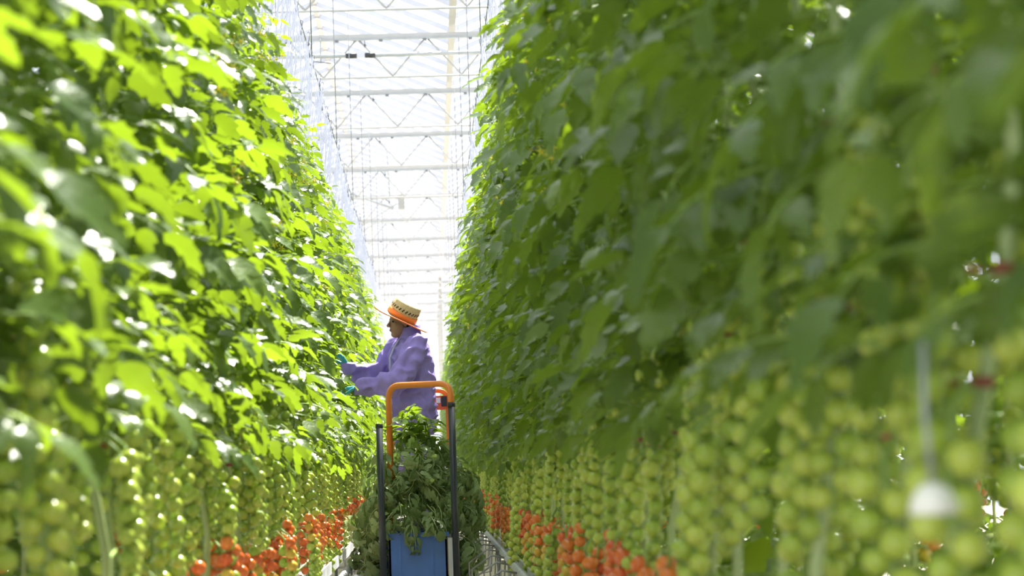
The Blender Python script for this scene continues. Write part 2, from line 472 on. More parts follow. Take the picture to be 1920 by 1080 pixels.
# wire stem supports: bent hoops beside the gutters
h1 = MB(); h1.tube([(0, 0, 0.40), (-0.10, 0.0, 0.42), (-0.22, 0, 0.34), (-0.22, 0, 0.20), (-0.12, 0, 0.12), (0.0, 0, 0.14), (0.02, 0, 0.40)], 0.006, 'wire', 5)
h2 = MB(); h2.tube([(0, 0, 0.36), (0.13, 0, 0.36), (0.15, 0, 0.05), (0.02, 0, 0.05), (0, 0, 0.36)], 0.0035, 'wire', 5)
hm = {'R': h1.mesh('stem_support'), 'L': h2.mesh('stem_support')}
for key in 'LR':
    px, pz = ROWS[key]['pipe']
    for i in range(24 if key == 'R' else 36):
        y = 8.5 + i * (0.9 if key == 'R' else 0.5)
        o = obj('stem_support', hm[key], None, (px, y, 0.0 if key == 'L' else 0.05))
        tag(o, 'bent wire stem support on the %s row\'s pipe, %s from the camera' % (ROWS[key]['name'], ordinal(i)), 'wire support', 'wire stem supports of the %s row' % ROWS[key]['name'])
    m1 = MB(); xx = px + (0.15 if key == 'L' else -0.22); zz = 0.2 if key == 'L' else 0.3
    m1.tube([(xx, 8, zz), (xx, 27, zz)], 0.004, 'wire', 5)
    tag(obj('support_wire', m1), 'long thin wire tying the stem supports of the %s row' % ROWS[key]['name'], 'wire')

# ------------------------------------------------------------------ tomato leaves
def leaflet(mb, org, t, up, L, W, droop, fold, rng, k):
    """one pointed, coarsely toothed leaflet that bends downwards along its length"""
    t = t.normalized(); b = t.cross(up).normalized(); n = b.cross(t).normalized()
    st = [(0.0, 0.0, 0.0), (0.10, 0.62, 0.02), (0.22, 0.82, 0.06), (0.36, 1.0, 0.10), (0.44, 0.72, 0.03), (0.60, 0.78, 0.10), (0.68, 0.48, 0.02), (0.84, 0.36, 0.06), (1.0, 0.0, 0.0)]
    vs = []; rows = []
    c = Vector(org); ps = 0.0
    for (s, ww, sw) in st:
        a = -droop * s
        d = t * math.cos(a) + n * math.sin(a)
        c = c + d * (s - ps) * L; ps = s
        nn = n * math.cos(a) - t * math.sin(a)
        if ww == 0.0:
            rows.append((len(vs),)); vs.append(c.copy())
        else:
            j1 = 1 + rng.uniform(-0.14, 0.14); j2 = 1 + rng.uniform(-0.14, 0.14)
            wv = rng.uniform(-0.10, 0.10) * W; wv2 = rng.uniform(-0.10, 0.10) * W
            i = len(vs)
            vs.append(c + b * W * ww * j1 + nn * (fold * W * ww + wv) + d * sw * L)
            vs.append(c.copy())
            vs.append(c - b * W * ww * j2 + nn * (fold * W * ww + wv2) + d * sw * L)
            rows.append((i, i+1, i+2))
    fs = []
    for r0, r1 in zip(rows, rows[1:]):
        if len(r0) == 1: fs += [(r0[0], r1[1], r1[0]), (r0[0], r1[2], r1[1])]
        elif len(r1) == 1: fs += [(r0[0], r0[1], r1[0]), (r0[1], r0[2], r1[0])]
        else: fs += [(r0[0], r0[1], r1[1], r1[0]), (r0[1], r0[2], r1[2], r1[1])]
    mb.add(vs, fs, k)

def make_leaf(seed, k='leaf', rise=0.35, fall=1.5, droop=1.0, L=0.30, limp=0.0):
    rng = random.Random(seed); mb = MB()
    pts = []; p = Vector((0, 0, 0)); n = 8
    yaw = rng.uniform(-0.25, 0.25)
    for i in range(n + 1):
        s = i / n
        a = rise - fall * s * s * 0.9 - limp * s
        pts.append(p.copy())
        d = Vector((math.cos(a) * math.cos(yaw * s), math.cos(a) * math.sin(yaw * s), math.sin(a)))
        p = p + d * L / n
    mb.tube(pts, [0.0045 - 0.003 * i / n for i in range(n + 1)], 'peduncle' if k == 'leaf' else 'stem', 4, False)
    def at(s):
        f = s * n; i = min(int(f), n - 1)
        return pts[i].lerp(pts[i+1], f - i), (pts[i+1] - pts[i]).normalized()
    for s, size in ((0.34, 0.85), (0.60, 1.0), (0.84, 0.9)):
        for side in (1, -1):
            q, t = at(min(1, s + rng.uniform(-0.05, 0.05)))
            lat = t.cross(Vector((0, 0, 1))).normalized() * -side
            d = t * rng.uniform(0.35, 0.75) + lat * 1.0 + Vector((0, 0, rng.uniform(-0.35, 0.12) - limp * 1.2))
            sz = size * rng.uniform(0.85, 1.15)
            st = q + d.normalized() * 0.022
            mb.tube([q, st], 0.002, 'peduncle' if k == 'leaf' else k, 3, False)
            leaflet(mb, st, d, Vector((0, 0, 1)), 0.108 * sz * (1.2 if limp else 1.0), (0.027 if limp else 0.033) * sz, droop * rng.uniform(0.6, 1.3), rng.uniform(0.05, 0.4), rng, k)
    q, t = at(1.0)
    leaflet(mb, q, t + Vector((0, 0, 0.1)), Vector((0, 0, 1)) if abs(t.z) < 0.95 else Vector((1, 0, 0.2)), 0.135, 0.044, droop * 0.9, 0.2, rng, k)
    return mb

LEAF_MB = [make_leaf(100 + i, rise=0.45 - 0.1*(i % 3), fall=0.9 + 0.25*(i % 4), droop=0.4 + 0.2*(i % 3)) for i in range(8)]
LEAF_ME = [m.mesh('leaf') for m in LEAF_MB]

# ------------------------------------------------------------------ fruit
def tomato_mb(k, n=14, m=9):
    mb = MB(); mb.ball((0, 0, -1), 1.0, 1.0, 0.95, k, n, m)
    vs = [(0, 0, 0.02)]; fs = []
    for i in range(5):
        a = 2*PI*i/5
        vs += [(0.75*math.cos(a), 0.75*math.sin(a), -0.02), (0.25*math.cos(a + 0.62), 0.25*math.sin(a + 0.62), 0.0)]
    for i in range(5):
        fs += [(0, 1 + 2*i, 2 + 2*i), (0, 2 + 2*((i - 1) % 5), 1 + 2*i)]
    mb.add(vs, fs, 'peduncle')
    return mb
TOM_MB = {k: tomato_mb(k, 8, 6) for k in ('green_fruit', 'turning_fruit', 'red_fruit')}
TOM_ME = {k: tomato_mb(k).mesh('tomato') for k in ('green_fruit', 'turning_fruit', 'red_fruit')}

def truss_layout(seed, ripe):
    """hanging truss in local coords: origin on the stem, +X outwards; returns (stalk points, tomato list)"""
    rng = random.Random(seed)
    out = rng.uniform(0.04, 0.14)
    n = rng.choice((10, 11, 12, 13))
    pts = [Vector((0, 0, 0)), Vector((out*0.6, 0, 0.02)), Vector((out, 0, -0.01))]
    L = n * 0.0245
    for i in range(1, 7):
        s = i / 6
        pts.append(Vector((out + 0.015*math.sin(2*s), 0.01*math.sin(3*s + seed), -0.01 - L*s)))
    toms = []
    for i in range(n):
        s = (i + 0.4) / n
        f = 2 + s * 6; j = min(int(f), len(pts) - 2)
        p = pts[j].lerp(pts[j+1], f - j)
        sd = 1 if i % 2 else -1
        r = (0.0235 - 0.0055 * s) * rng.uniform(0.93, 1.07)
        a = rng.uniform(-0.5, 0.5) + (PI/2) * sd
        q = p + Vector((math.cos(a)*0.35 + 0.25, math.sin(a), 0.1)) * 0.021
        if ripe == 0: c = 'green_fruit'
        else:
            u = s + rng.uniform(-0.12, 0.12)
            c = 'red_fruit' if u < 0.5*ripe + 0.05 else ('turning_fruit' if u < 0.5*ripe + 0.25 else 'green_fruit')
        tilt = (rng.uniform(-0.3, 0.3) - 0.3*math.sin(a)*0, sd * 0.0 + rng.uniform(-0.3, 0.3), rng.uniform(0, 6))
        toms.append((q, r, c, tilt))
    return pts, toms
def stalk_mb(pts, toms):
    mb = MB(); mb.tube(pts, [0.0042] * 3 + [0.003] * (len(pts) - 3), 'peduncle', 5, False)
    for (q, r, c, tl) in toms:
        near = min(pts[2:], key=lambda p: (p - q).length)
        mb.tube([near, q], 0.0016, 'peduncle', 3, False)
    return mb
TRUSS = []
for i in range(12):
    ripe = [0, 0, 0, 0, 0, 0, 0, 0, 0.9, 1.3, 0.4, 0.6][i]
    pts, toms = truss_layout(40 + i, ripe)
    st = stalk_mb(pts, toms)
    full = MB(); full.merge(st, Matrix.Identity(4))
    for (q, r, c, tl) in toms:
        full.merge(TOM_MB[c], Matrix.Translation(q) @ Matrix.Rotation(tl[0], 4, 'X') @ Matrix.Rotation(tl[1], 4, 'Y') @ Matrix.Scale(r, 4))
    TRUSS.append(dict(stalk=st.mesh('fruit_truss'), toms=toms, full=full.mesh('fruit_truss'), mb=full))
GREEN_T = list(range(8)); RED_T = [8, 9, 10, 11]

fl = MB()
for i in range(5):
    a = 2*PI*i/5
    fl.add([(0,0,0), (0.007*math.cos(a-0.5), 0.007*math.sin(a-0.5), -0.004), (0.024*math.cos(a), 0.024*math.sin(a), -0.010), (0.007*math.cos(a+0.5), 0.007*math.sin(a+0.5), -0.004)], [(0,1,2,3)], 'flower')
fl.lathe([(0.004, 0.0), (0.003, -0.012), (0.0, -0.016)], 'flower', 6)
fl2 = MB()
for (a, b, c) in ((0,0,0), (0.02,0.025,-0.012), (-0.018,0.03,0.012), (0.012,-0.025,0.015)):
    fl2.merge(fl, Matrix.Translation((a,b,c)) @ Matrix.Rotation(1.2 + a*20, 4, 'Y') @ Matrix.Rotation(b*40, 4, 'X'))
    fl2.tube([(0, 0, 0.06), (a, b, c)], 0.0012, 'peduncle', 3, False)
FLOWER_ME = fl2.mesh('flower')
cl = MB(); cl.lathe([(0.011, -0.006), (0.015, -0.006), (0.015, 0.006), (0.011, 0.006)], 'clip', 10, closed=True); cl.box((0.013, -0.004, -0.004), (0.04, 0.004, 0.004), 'clip')
CLIP_ME = cl.mesh('clip')

# stems, strings, back foliage, per row
def stem_x(key, z):
    """sideways position of the stem (towards the aisle is +) at height z"""
    lo = 0.16 * max(0.0, min(1.30 - z, 0.45))
    if key == 'L': return lo - 0.02 * min(z, 2.0) - 0.10 * max(0, z - 2.0) / 1.4
    return lo + 0.05 * max(0, z - 1.2) / 2.2
def leaf_scale(key, z):
    if key == 'L': return 1.0 if z < 2.25 else max(0.5, 1.0 - 0.5 * (z - 2.25) / 1.15)
    return 1.0 if z < 2.6 else max(0.7, 1.0 - 0.3 * (z - 2.6) / 0.8)
TOPZ = 3.42
STEM_ME = {}; STEM_W = {}; STRING_ME = {}; BACK_ME = {}; BACKF_ME = {}; FAR_ME = {}; FARF_ME = {}
for key in 'LR':
    for v in range(4):
        rng = random.Random(500 + v + (10 if key == 'R' else 0))
        ph = rng.uniform(0, 6); am = rng.uniform(0.015, 0.035); lean = rng.uniform(-0.28, 0.28)
        def wob(z, ph=ph, am=am, lean=lean):
            s = max(0.0, 1.3 - z)
            return am * math.sin(3.2*z + ph), lean * s + am * math.sin(2.6*z + ph*1.7)
        STEM_W[(key, v)] = wob
        mb = MB(); pts = []
        for i in range(25):
            z = 0.47 + (TOPZ - 0.47) * i / 24
            a, b = wob(z); pts.append((stem_x(key, z) + a, b, z))
        mb.tube(pts, [0.011 - 0.006 * i / 24 for i in range(25)], 'stem', 6)
        # a lowered old stem resting along the gutter
        o = rng.uniform(-0.05, 0.05)
        mb.tube([(0.06, pts[0][1], 0.50), (0.09 + o, pts[0][1] + 0.3, 0.56), (0.07, pts[0][1] + 0.8, 0.60)], 0.008, 'stem', 5)
        STEM_ME[(key, v)] = mb.mesh('stem')
        mb = MB()
        hx = stem_x(key, TOPZ) + wob(TOPZ)[0]; hy = wob(TOPZ)[1]
        wx = (-0.80 - ROWS['L']['x']) if key == 'L' else (0.66 - 0.48)
        mb.tube([(hx, hy, 2.6), (hx, hy, TOPZ), (wx, hy * 0.4, 4.1)], 0.0026, 'string', 4, False)
        for q in range(6):
            yy = rng.uniform(-0.17, 0.17); xx = wx + rng.uniform(-0.07, 0.05)
            mb.tube([(wx, yy * 0.5, 4.1), (xx, yy, 3.7), (hx + rng.uniform(-0.08, 0.08), yy + rng.uniform(-0.05, 0.05), rng.uniform(2.9, 3.3))], 0.0022, 'string', 4, False)
        STRING_ME[(key, v)] = mb.mesh('support_string')
        # leaves on the far side of the stem and fruit behind, joined
        mb = MB(); 
        for q in range(24):
            z = 1.2 + (TOPZ - 1.25) * (q + rng.random()) / 24
            a, b = wob(z); az = PI + rng.uniform(-1.6, 1.6); sc = leaf_scale(key, z) * rng.uniform(0.85, 1.15)
            mb.merge(LEAF_MB[rng.randrange(8)], Matrix.Translation((stem_x(key, z) + a, b, z)) @ Matrix.Rotation(az, 4, 'Z') @ Matrix.Scale(sc, 4))
        BACK_ME[(key, v)] = mb.mesh('back_foliage')
        fb = MB()
        for q, z in enumerate((1.40, 1.14, 0.74)):
            a, b = wob(z)
            ti = rng.choice(RED_T) if z < 0.9 else rng.choice(GREEN_T)
            fb.merge(TRUSS[ti]['mb'], Matrix.Translation((stem_x(key, z) + a, b, z)) @ Matrix.Rotation(PI + rng.uniform(-1.3, 1.3), 4, 'Z'))
        BACKF_ME[(key, v)] = fb.mesh('back_fruit')
        # whole far-away plant foliage
        for q in range(28):
            z = 1.05 + (TOPZ - 1.05) * (q + rng.random()) / 28
            a, b = wob(z); az = rng.uniform(-1.9, 1.9); sc = leaf_scale(key, z) * rng.uniform(0.85, 1.15)
            mb.merge(LEAF_MB[rng.randrange(8)], Matrix.Translation((stem_x(key, z) + a, b, z)) @ Matrix.Rotation(az, 4, 'Z') @ Matrix.Scale(sc, 4))
        FAR_ME[(key, v)] = mb.mesh('foliage')
        for q, z in enumerate((1.36, 1.24, 1.12, 1.0, 0.75)):
            a, b = wob(z)
            ti = rng.choice(RED_T) if z < 0.9 else rng.choice(GREEN_T)
            fb.merge(TRUSS[ti]['mb'], Matrix.Translation((stem_x(key, z) + a, b, z)) @ Matrix.Rotation(rng.uniform(-1.3, 1.3), 4, 'Z'))
        FARF_ME[(key, v)] = fb.mesh('fruit_trusses')
hk = MB(); hk.tube([(0, 0, 0.03), (0.012, 0, 0.045), (0.024, 0, 0.03), (0.012, 0, -0.05), (0.0, 0, -0.09)], 0.004, 'hook', 5); hk.ball((0.0, 0, -0.1), 0.016, 0.016, 0.03, 'hook', 8, 6)
HOOK_ME = hk.mesh('string_hook')

def row_label(rw, i, y):
    if y < 12: return 'tomato plant in the %s row, %s from the camera end' % (rw['name'], ordinal(i))
    if y < 17: return 'tomato plant of the %s row, %s from the camera end, near the worker' % (rw['name'], ordinal(i))
    return 'far tomato plant of the %s row beyond the worker, %s from the camera end' % (rw['name'], ordinal(i))

def build_row(key, y_first, spacing, y_last):
    rw = ROWS[key]; rng = random.Random(7 if key == 'L' else 8)
    y = y_first; i = 0
    while y < y_last:
        v = rng.randrange(4); wob = STEM_W[(key, v)]
        rz = (0.0 if rw['dirn'] > 0 else PI)
        t = empty('tomato_plant', (rw['x'] + rng.uniform(-0.03, 0.03), y, 0), rz)
        if i < 99: tag(t, row_label(rw, i, y), 'tomato plant', 'tomato plants of the %s row' % rw['name'])
        else: tag(t, 'very distant tomato plant at the far end of the %s row' % rw['name'], 'tomato plant', 'tomato plants of the %s row' % rw['name'])
        obj('stem', STEM_ME[(key, v)], t)
        obj('support_string', STRING_ME[(key, v)], t)
        if y < 32: obj('string_hook', HOOK_ME, t, ((-0.80 - ROWS['L']['x']) if key == 'L' else 0.18, 0, 4.1), (0, 0, 0), 0.6)
        if y > 24:
            o = obj('foliage', FAR_ME[(key, v)], t); o['kind'] = 'stuff'
            o = obj('fruit_trusses', FARF_ME[(key, v)], t); o['kind'] = 'stuff'
        else:
            o = obj('back_foliage', BACK_ME[(key, v)], t); o['kind'] = 'stuff'
            o = obj('back_fruit', BACKF_ME[(key, v)], t); o['kind'] = 'stuff'
            nl = 36
            for q in range(nl):
                z = 1.10 + (TOPZ - 1.08) * (q + rng.random()) / nl
                a, b = wob(z); az = rng.uniform(-1.75, 1.75)
                sc = leaf_scale(key, z) * rng.uniform(0.75, 1.12)
                if z < 1.35: sc *= 0.85
                if key == 'L' and 11.2 < y < 15.0 and 1.4 < z < 2.0: sc *= 0.5       # plucked around the worker's hands
                obj('leaf', LEAF_ME[rng.randrange(8)], t, (stem_x(key, z) + a, b, z),
                    (rng.uniform(-0.6, 0.6), rng.uniform(-0.25, 0.5) + (0.12 if key == 'R' else 0.0), az), sc)
            zs_ = (1.46, 1.34, 1.23, 1.13, 1.03, 0.79, 0.73)
            for q, z in enumerate(zs_):
                z += rng.uniform(-0.05, 0.05)
                a, b = wob(z)
                ti = rng.choice(RED_T) if q == 6 or (q == 5 and rng.random() < 0.85) else rng.choice(GREEN_T)
                az = rng.uniform(-1.75, 1.75)
                if y < 11.0:
                    ft = obj('fruit_truss', TRUSS[ti]['stalk'], t, (stem_x(key, z) + a, b, z), (0, 0, az))
                    for (p, r, c, tl) in TRUSS[ti]['toms']:
                        obj('tomato', TOM_ME[c], ft, p, tl, r)
                    if q in (0, 2, 4): obj('clip', CLIP_ME, t, (stem_x(key, z) + a, b, z + 0.02), (0, 0, rng.uniform(-1, 1)))
                else:
                    ft = obj('fruit_truss', TRUSS[ti]['full'], t, (stem_x(key, z) + a, b, z), (0, 0, az)); ft['kind'] = 'stuff'
            for q in range(2):
                z = rng.uniform(1.9, 3.2); a, b = wob(z)
                obj('flower', FLOWER_ME, t, (stem_x(key, z) + a + rng.uniform(0.14, 0.26) * leaf_scale(key, z), b + rng.uniform(-0.15, 0.15), z), (0, 0, rng.uniform(0, 6)))
        y += spacing * rng.uniform(0.9, 1.1); i += 1
build_row('L', 2.1, 0.36, 54.0)
build_row('R', 1.15, 0.36, 54.0)

# the second planting line of each row and the next rows beyond: seen only through gaps
mb = MB(); rng = random.Random(77)
for q in range(1500):
    y = 0.6 + 28.0 * rng.random(); z = 0.4 + 2.95 * rng.random() ** 1.25
    mb.merge(LEAF_MB[rng.randrange(8)], Matrix.Translation((rng.uniform(-0.12, 0.12), y, z)) @ Matrix.Rotation(rng.uniform(0, 2*PI), 4, 'Z') @ Matrix.Rotation(rng.uniform(-0.2, 0.8), 4, 'Y') @ Matrix.Scale(1.3, 4))
for q in range(110):
    y = 0.8 + q * 0.17; z = rng.uniform(0.8, 1.45)
    mb.merge(TRUSS[rng.choice(GREEN_T) if z > 0.9 else rng.choice(RED_T)]['mb'], Matrix.Translation((0, y, z)) @ Matrix.Rotation(rng.uniform(0, 2*PI), 4, 'Z'))
for q in range(70):
    mb.tube([(0, 0.8 + q*0.4, 0.4), (0.03*math.sin(q), 0.8 + q*0.4, 1.9), (0, 0.8 + q*0.4, 3.4)], 0.009, 'stem', 5)
nb_me = mb.mesh('neighbour_row_foliage')
for x, lab in ((-1.30, 'second line of tomato foliage glimpsed close behind the sunlit row'), (1.16, 'second line of tomato foliage glimpsed close behind the shaded row'),
               (-2.75, 'next tomato row glimpsed through gaps beyond the sunlit row'), (2.6, 'next tomato row glimpsed through gaps beyond the shaded row')):
    o = obj('neighbour_row_foliage', nb_me, None, (x, 0, 0)); tag(o, lab, 'tomato row', kind='stuff')

# ------------------------------------------------------------------ leaf trolley, crate, heap
TY = 13.0
tr = tag(empty('leaf_trolley', (-0.09, TY, 0)), 'rail trolley with black posts and an orange push handle', 'trolley')
def bend(pts, rad, n=6):
    """polyline with rounded corners"""
    pts = [Vector(p) for p in pts]; out = [pts[0]]
    for a, b, c in zip(pts, pts[1:], pts[2:]):
        u = (a - b).normalized(); v = (c - b).normalized()
        p0 = b + u * rad; p1 = b + v * rad
        for i in range(n + 1):
            s = i / n
            out.append(p0 * (1-s)**2 + b * 2*s*(1-s) + p1 * s*s)
    out.append(pts[-1]); return out
lx, rx = -0.237, 0.236
for x, zt in ((lx, 1.307), (rx, 1.43)):
    m1 = MB(); m1.tube([(x, 0, 0.16), (x, 0, zt)], 0.0225, 'post_black', 14)
    p = obj('post', m1, tr)
    m1 = MB(); m1.lathe([(0.0225, 0), (0.0245, 0), (0.0245, 0.03), (0.0225, 0.03)], 'black_plastic', 14, (x, 0, zt - 0.03), closed=True); obj('collar', m1, p)
for x in (lx, rx):
    m1 = MB(); m1.tube([(x, 0.95, 0.16), (x, 0.95, 0.75)], 0.0225, 'post_black', 12); obj('post', m1, tr)
m1 = MB(); m1.tube(bend([(rx, 0, 1.30), (rx, 0.0, 1.555), (-0.178, 0.33, 1.565), (-0.178, 0.33, 0.45)], 0.10, 8), 0.0205, 'orange', 14); obj('handle', m1, tr)
m1 = MB(); m1.box((-0.30, -0.04, 0.15), (0.30, 1.0, 0.19), 'grey_steel'); obj('bed', flat(m1.mesh('bed')), tr)
for x in (-0.25, 0.27):
    for y in (0.12, 0.84):
        m1 = MB(); m1.tube([(x - 0.025, y, 0.135), (x + 0.025, y, 0.135)], 0.036, 'black_plastic', 16); obj('wheel', m1, tr)

cr = tag(empty('crate', (-0.1, TY + 0.12, 0.191)), 'blue plastic crate on the trolley under the heap of leaves', 'crate')
W2, D2, H2 = 0.19, 0.62, 0.40
m1 = MB()
m1.box((-W2, 0, 0), (W2, D2, 0.012), 'blue')
m1.box((-W2, 0, 0), (W2, 0.012, H2), 'blue'); m1.box((-W2, D2 - 0.012, 0), (W2, D2, H2), 'blue')
m1.box((-W2, 0, 0), (-W2 + 0.012, D2, H2), 'blue'); m1.box((W2 - 0.012, 0, 0), (W2, D2, H2), 'blue')
obj('body', flat(m1.mesh('body')), cr)
m1 = MB()
for (a, b) in (((-W2 - 0.014, -0.014, H2 - 0.03), (W2 + 0.014, 0.0, H2)), ((-W2 - 0.014, D2, H2 - 0.03), (W2 + 0.014, D2 + 0.014, H2)), ((-W2 - 0.014, 0, H2 - 0.03), (-W2, D2, H2)), ((W2, 0, H2 - 0.03), (W2 + 0.014, D2, H2))):
    m1.box(a, b, 'blue')
obj('rim', flat(m1.mesh('rim')), cr)
for x in (-0.12, 0.09):
    m1 = MB(); m1.box((x - 0.008, -0.01, 0.0), (x + 0.008, 0.0, H2 - 0.03), 'blue'); obj('rib', flat(m1.mesh('rib')), cr)
pn = tag(empty('side_board', (0.122, TY + 0.1, 0.191)), 'pale grey plastic board standing between crate and post', 'board')
m1 = MB(); m1.box((-0.026, 0, 0), (0.03, 0.02, 0.36), 'grey_plastic'); obj('sheet', flat(m1.mesh('sheet')), pn)
m1 = MB(); m1.box((-0.026, -0.01, 0.0), (0.03, 0.0, 0.03), 'black_plastic'); obj('foot_strip', flat(m1.mesh('foot_strip')), pn)

CUT_ME = [make_leaf(300 + i, 'cut_leaf', rise=0.3, fall=1.9 + 0.2*(i % 3), droop=1.3, L=0.26, limp=0.5).mesh('cut_leaf') for i in range(6)]
FRESH_ME = [make_leaf(330 + i, 'leaf', rise=0.5, fall=1.2, droop=0.8, L=0.22).mesh('cut_leaf') for i in range(3)]
rng = random.Random(21)
hc = Vector((-0.09, TY + 0.48, 0.68)); rx_, ry_, rz_ = 0.33, 0.40, 0.58
def cut_leaf(p, az, pitch, sc, me, lab, grp):
    o = obj('cut_leaf', me, None, p, (rng.uniform(-1.1, 1.1), pitch, az), sc)
    tag(o, lab, 'leaf', grp)
for q in range(215):        # dome of leaves; each points outwards and hangs down
    u = rng.random(); az = rng.uniform(0, 2*PI); el = math.asin(rng.uniform(0.0, 1.0))
    d = Vector((math.cos(az)*math.cos(el), math.sin(az)*math.cos(el), math.sin(el)))
    k = rng.uniform(0.55, 1.0)
    p = hc + Vector((d.x*rx_, d.y*ry_, d.z*rz_)) * k
    cut_leaf(p, az + rng.uniform(-0.6, 0.6), rng.uniform(0.0, 0.9) * (1 - d.z*0.5), rng.uniform(0.55, 0.95), CUT_ME[rng.randrange(6)],
             'wilting cut tomato leaf in the heap above the blue crate', 'cut leaves heaped on the trolley')
for q in range(60):         # hanging curtain around the rim, longest at both sides
    az = rng.choice((0, PI)) + rng.uniform(-0.55, 0.55)
    p = hc + Vector((math.cos(az)*0.30, math.sin(az)*0.38, rng.uniform(-0.32, 0.05)))
    cut_leaf(p, az + rng.uniform(-0.4, 0.4), rng.uniform(0.5, 1.2), rng.uniform(0.7, 1.1), CUT_ME[rng.randrange(6)],
             'drooping cut tomato leaf hanging over the trolley side', 'cut leaves hanging over the trolley sides')
for q in range(22):         # fresh leaves on top
    u = rng.uniform(-0.18, 0.17); p = hc + Vector((u, rng.uniform(-0.1, 0.25), rng.uniform(0.40, 0.62) - max(0.0, u - 0.04)))
    cut_leaf(p, rng.uniform(-2.8, -0.3), rng.uniform(-0.9, 0.3), rng.uniform(0.75, 1.15), FRESH_ME[rng.randrange(3)],
             'fresh bright green tomato leaf lying on top of the heap', 'fresh leaves on top of the heap')

# ------------------------------------------------------------------ lift trolley carrying the worker
DECK = 0.56
lt = tag(empty('lift_trolley', (-0.09, 14.75, 0)), 'orange lift trolley the worker stands on, partly hidden by leaves', 'trolley')
m1 = MB(); m1.box((-0.24, -0.45, DECK - 0.035), (0.24, 0.62, DECK), 'grey_steel'); obj('platform', flat(m1.mesh('platform')), lt)
m1 = MB(); m1.box((-0.26, -0.45, 0.14), (0.26, 0.62, 0.18), 'orange'); obj('chassis', flat(m1.mesh('chassis')), lt)
for x in (-0.2, 0.2):
    for (a, b) in ((-0.38, 0.5), (0.5, -0.38)):
        m1 = MB(); m1.tube([(x + (0.012 if a < 0 else -0.012), a, 0.18), (x + (0.012 if a < 0 else -0.012), b, DECK - 0.035)], 0.014, 'grey_steel', 8); obj('scissor_arm', m1, lt)
for x in (-0.25, 0.27):
    for y in (-0.3, 0.45):
        m1 = MB(); m1.tube([(x - 0.025, y, 0.135), (x + 0.025, y, 0.135)], 0.036, 'black_plastic', 16); obj('wheel', m1, lt)
m1 = MB(); m1.tube(bend([(0.235, 0.55, DECK), (0.235, 0.55, 1.60), (-0.2, 0.55, 1.60), (-0.2, 0.55, DECK)], 0.08, 6), 0.018, 'orange', 12); obj('guard_rail', m1, lt)
bx = obj('control_box', flat((lambda b: (b.box((0.10, 0.42, 1.45), (0.225, 0.53, 1.555), 'red_orange'), b)[1])(MB()).mesh('control_box')), lt)
m1 = MB(); m1.box((0.185, 0.408, 1.475), (0.228, 0.42, 1.55), 'black_plastic'); obj('dark_panel', flat(m1.mesh('dark_panel')), bx)
m1 = MB(); m1.box((0.145, 0.412, 1.50), (0.178, 0.42, 1.54), 'white_plastic'); obj('sticker', flat(m1.mesh('sticker')), bx)
m1 = MB(); m1.tube([(0.13, 0.47, 1.555), (0.13, 0.47, 1.595)], 0.014, 'black_plastic', 12); obj('button', m1, bx)

# ------------------------------------------------------------------ worker
YAW = R(20)
PF = Vector((-math.cos(YAW), -math.sin(YAW), 0)); PL = Vector((math.sin(YAW), -math.cos(YAW), 0))
P0 = Vector((-0.115, 14.62, DECK))
pm = Matrix((( PF.x, PL.x, 0, P0.x), (PF.y, PL.y, 0, P0.y), (0, 0, 1, P0.z), (0, 0, 0, 1)))   # local: x forward, y left, z up
person = bpy.data.objects.new('person', None); COL.objects.link(person); person.matrix_world = pm
tag(person, 'worker in a lilac coverall, straw hat and teal gloves reaching into the leaves', 'person')

def cap_chain(mb, pts, rads, k, n=14, ends=True):
    """tapered limb: rounded segments"""
    for (a, b), (ra, rb) in zip(zip(pts, pts[1:]), zip(rads, rads[1:])):
        mb.tube([a, b], [ra, rb], k, n)
    for p, r in zip(pts, rads): mb.ball(p, r, r, r, k, n, 10)

def loft(mb, rings, k, n=24):
    vs = []; fs = []
    for (z, cx, a, b) in rings:
        for j in range(n):
            q = 2*PI*j/n; vs.append((cx + a*math.cos(q), b*math.sin(q), z))
    for i in range(len(rings) - 1):
        for j in range(n): fs.append((i*n+j, i*n+(j+1)%n, (i+1)*n+(j+1)%n, (i+1)*n+j))
    fs.append(tuple(range(n-1, -1, -1))); fs.append(tuple((len(rings)-1)*n + j for j in range(n)))
    mb.add(vs, fs, k)

def fused(name, mb, voxel, smooth, k, fn=None, dec=None):
    """fuse overlapping volumes into one continuous skin"""
    me = mb.mesh(name)
    o = bpy.data.objects.new('tmp', me); COL.objects.link(o)
    r = o.modifiers.new('r', 'REMESH'); r.mode = 'VOXEL'; r.voxel_size = voxel; r.use_smooth_shade = True
    s = o.modifiers.new('s', 'SMOOTH'); s.factor = 0.5; s.iterations = smooth
    if dec:
        d = o.modifiers.new('d', 'DECIMATE'); d.ratio = dec
    dg = bpy.context.evaluated_depsgraph_get(); dg.update()
    out = bpy.data.meshes.new_from_object(o.evaluated_get(dg))
    bpy.data.objects.remove(o); out.name = name
    if fn:
        nv = [v.normal.copy() for v in out.vertices]
        for v, nn in zip(out.vertices, nv): v.co = v.co + nn * fn(v.co)
    out.materials.clear(); out.materials.append(M[k])
    out.polygons.foreach_set('use_smooth', [True]*len(out.polygons)); out.update()
    return out

